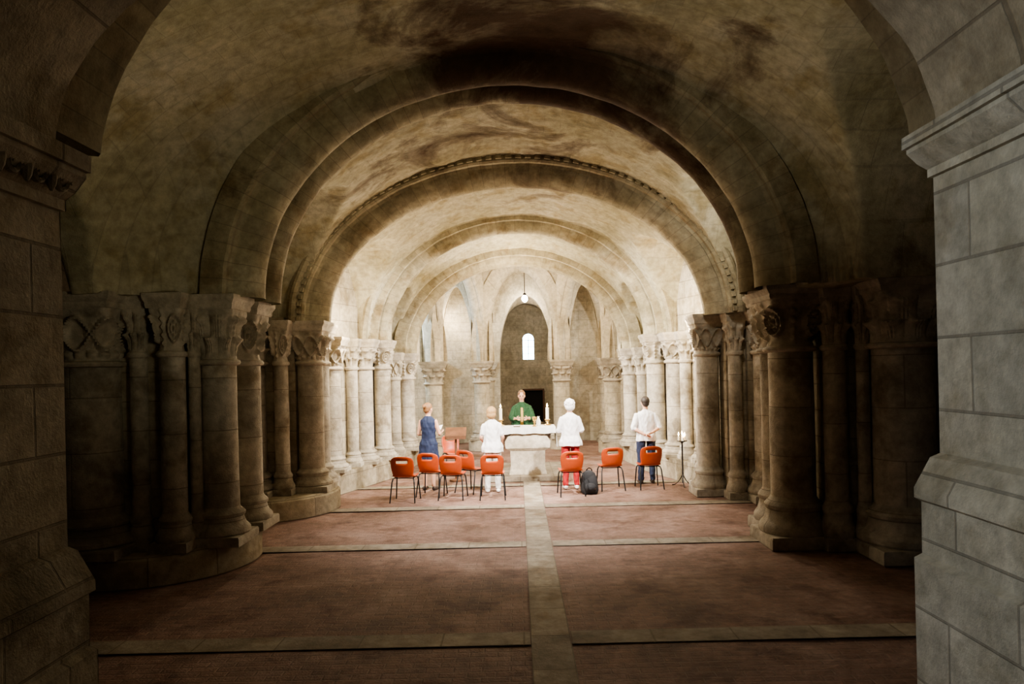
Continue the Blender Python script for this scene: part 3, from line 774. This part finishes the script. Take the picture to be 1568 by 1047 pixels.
b=Body(); H=1.70
k=base_body(b,H,M_BLUE,None,M_SHOED,True,legs='bare',hem=.80)
b.section([(z*k,0,0,rx*k,ry*k) for z,rx,ry in ((.56,.225,.165),(.58,.222,.163),(.75,.205,.15),(.88,.19,.135),(.98,.165,.12))],M_BLUE,fold=.06)
arm(b,k,-1,(-.150,0,1.385),(-.215,.0,1.12),(-.10,.20,1.10),None,.12,(.5,.6,.1),(.3,0,1),.5)
arm(b,k,1,(.150,0,1.385),(.225,.03,1.12),(.16,.25,1.12),None,.12,(.0,.9,.1),(-.5,0,.8),.5)
b.head(H,M_BROWNH,'bun',yaw=-.35,tilt=-.2)
b.build("woman_in_blue_dress",(-1.78,14.05,0),-.25)
mb=MB(); 
for s_ in (-1,1):
    mb.poly([(0,0,0),(s_*.10,.0,.02),(s_*.10,.11,.10),(0,.11,.08)],M_WHITE); mb.poly([(0,0,-.006),(s_*.10,.0,.014),(s_*.10,.11,.094),(0,.11,.074)],M_WHITE)
o=mb.build("booklet",loc=(-1.66,14.35,1.15)); o.rotation_euler=(0,0,-.25)

b=Body(); H=1.62
k=base_body(b,H,M_SHIRT,M_CREAM,M_SHOEW,True,loose=.03,hem=.82)
arm(b,k,-1,(-.150,0,1.38),(-.225,-.01,1.12),(-.17,.15,1.0),M_SHIRT,.75,(.5,.8,-.2),(.8,-.3,0),.6,loose=.006)
arm(b,k,1,(.150,0,1.38),(.225,-.01,1.12),(.20,.17,.98),M_SHIRT,.75,(-.5,.8,-.2),(-.8,-.3,0),.6,loose=.006)
b.head(H,M_BLOND,'bob',yaw=-.1,tilt=-.12)
b.build("woman_in_white_blouse",(-.52,13.62,0),0.05)

b=Body(); H=1.72
k=base_body(b,H,M_SHIRT,M_RED,M_SHOEW,True,loose=.03,hem=.84,legr=.95)
arm(b,k,-1,(-.152,0,1.38),(-.235,.0,1.13),(-.02,.17,1.12),M_SHIRT,1.6,(1,.1,0),(0,-1,0),.5,loose=.004)
arm(b,k,1,(.152,0,1.38),(.235,.0,1.13),(.04,.20,1.15),M_SHIRT,1.6,(-1,.1,0),(0,-1,0),.5,loose=.004)
b.head(H,M_WHITEH,'curly',yaw=.1,tilt=-.05)
b.build("woman_with_white_hair",(.98,13.82,0),.05)

b=Body(); H=1.72
k=base_body(b,H,M_SHIRT,M_NAVY,M_SHOED,False,loose=.02,hem=.86,stance=.1)
arm(b,k,-1,(-.172,0,1.38),(-.265,-.06,1.12),(-.06,-.185,1.0),M_SHIRT,1.15,(1,-.15,-.35),(0,-.6,-1),.6,fem=False,loose=.006)
arm(b,k,1,(.172,0,1.38),(.265,-.06,1.12),(.07,-.195,1.03),M_SHIRT,1.15,(-1,-.15,-.3),(0,-.6,-1),.6,fem=False,loose=.006)
b.head(H,M_DARKH,'short',yaw=.1,tilt=-.08)
b.build("man_in_white_shirt",(2.52,14.28,0),.05)

b=Body(); H=1.74
k=base_body(b,H,M_GREEN,M_WHITE,M_SHOED,False)
b.section([(z,0,y,rx,ry) for z,y,rx,ry in ((.08,0,.21,.17),(.3,0,.20,.16),(.7,0,.19,.15),(.95,0,.18,.14))],M_SHIRT,fold=.06)
b.section([(z,0,y,rx,ry) for z,y,rx,ry in ((.42,.02,.28,.22),(.6,.02,.275,.21),(.85,.02,.26,.19),(1.05,.01,.24,.17),(1.25,0,.215,.15),(1.36,0,.195,.125),(1.42,0,.15,.09),(1.47,0,.09,.07))],M_GREEN,fold=.08)
arm(b,1,-1,(-.165,0,1.37),(-.24,.12,1.12),(-.12,.32,1.13),M_GREEN,1.5,(.4,1,0),(1,0,.1),.5,fem=False,loose=.02)
arm(b,1,1,(.165,0,1.37),(.24,.12,1.12),(.12,.32,1.13),M_GREEN,1.5,(-.4,1,0),(-1,0,.1),.5,fem=False,loose=.02)
b.tube([(0,.150,1.36),(0,.185,1.15),(0,.225,.8),(0,.248,.5)],[(.030,.016)]*4,M_EMB)
b.head(H,M_BROWNH,'short',tilt=-.2)
b.build("priest",(.07,16.35,.10),pi)

# ------------------------------------------------------------------ lights
def spot(name,loc,tgt,e,col,size=60,blend=.6,rad=.08):
    l=bpy.data.lights.new(name,"SPOT"); l.energy=e; l.color=col; l.spot_size=radians(size); l.spot_blend=blend; l.shadow_soft_size=rad
    o=bpy.data.objects.new(name,l); o.location=loc; o.rotation_euler=(Vector(tgt)-Vector(loc)).to_track_quat('-Z','Y').to_euler(); COL.objects.link(o)
def point(name,loc,e,col,rad=.1):
    l=bpy.data.lights.new(name,"POINT"); l.energy=e; l.color=col; l.shadow_soft_size=rad
    o=bpy.data.objects.new(name,l); o.location=loc; COL.objects.link(o)
W=(1,.83,.60); CW=(1,.93,.83); BL=(.70,.85,1)
spot("spot_choir_left",(-2.5,9.9,4.9),(.8,15.2,.6),3300,CW,56,.7)
spot("spot_choir_right",(2.5,9.9,4.9),(-.8,15.2,.6),3300,CW,56,.7)
spot("spot_nave_floor",(.1,11.4,5.2),(.1,11.3,0),1350,(1,.95,.9),76,.75,.15)
point("uplight_pier_left",(-3.0,13.7,3.35),170,W)
point("uplight_pier_right",(3.0,13.8,3.35),170,W)
spot("spot_wall_left",(1.8,13.2,4.6),(-3.4,15.8,2.0),2300,CW,62,.8)
spot("spot_wall_right",(-1.8,13.2,4.6),(3.4,15.8,2.0),3200,CW,62,.8)
point("lamp_choir",(0,16.9,4.2),210,W)
point("lamp_ambulatory_left",(-3.9,19.8,3.6),380,BL)
point("lamp_ambulatory_right",(3.9,20.2,3.6),220,CW)
point("lamp_ambulatory_rear",(-1.9,22.6,3.9),80,W)
point("lamp_apse",(.1,19.2,4.0),230,W)
point("lamp_pendant",(.27,22.9,4.35),60,W)
point("lamp_chapel",(.3,25.3,3.8),6,BL)
point("lamp_bay_right",(3.0,10.9,4.1),42,CW)
point("lamp_bay_left",(-2.9,11.0,3.9),12,W)
spot("fill_entrance_left",(-.9,4.6,2.6),(-3.2,7.6,4.6),95,(1,.93,.68),100,.9,.3)  # added fill without a fixture, brightens the left side of the near vault
spot("fill_entrance_right",(.9,4.6,2.6),(2.6,7.2,5.6),120,(1,.95,.80),78,.9,.3)  # added fill hanging free in the bay, brightens the vault's right side
spot("spot_passage",(-1.9,2.4,3.2),(2.1,3.0,2.1),165,(.9,.97,1),84,.9)

w=bpy.data.worlds.new("World"); scn.world=w; w.use_nodes=True
w.node_tree.nodes["Background"].inputs[0].default_value=(.55,.6,.7,1); w.node_tree.nodes["Background"].inputs[1].default_value=.006

# ------------------------------------------------------------------ camera
cam=bpy.data.cameras.new("camera"); co=bpy.data.objects.new("camera",cam); COL.objects.link(co)
co.matrix_world=Matrix.Translation((0,0,2.3))@Matrix.Rotation(pi/2,4,'X')@Matrix.Rotation(-.0227,4,'Z')
cam.sensor_width=36; cam.lens=25.2; cam.shift_x=-9/1568; cam.shift_y=44/1568; cam.clip_start=.05
scn.camera=co
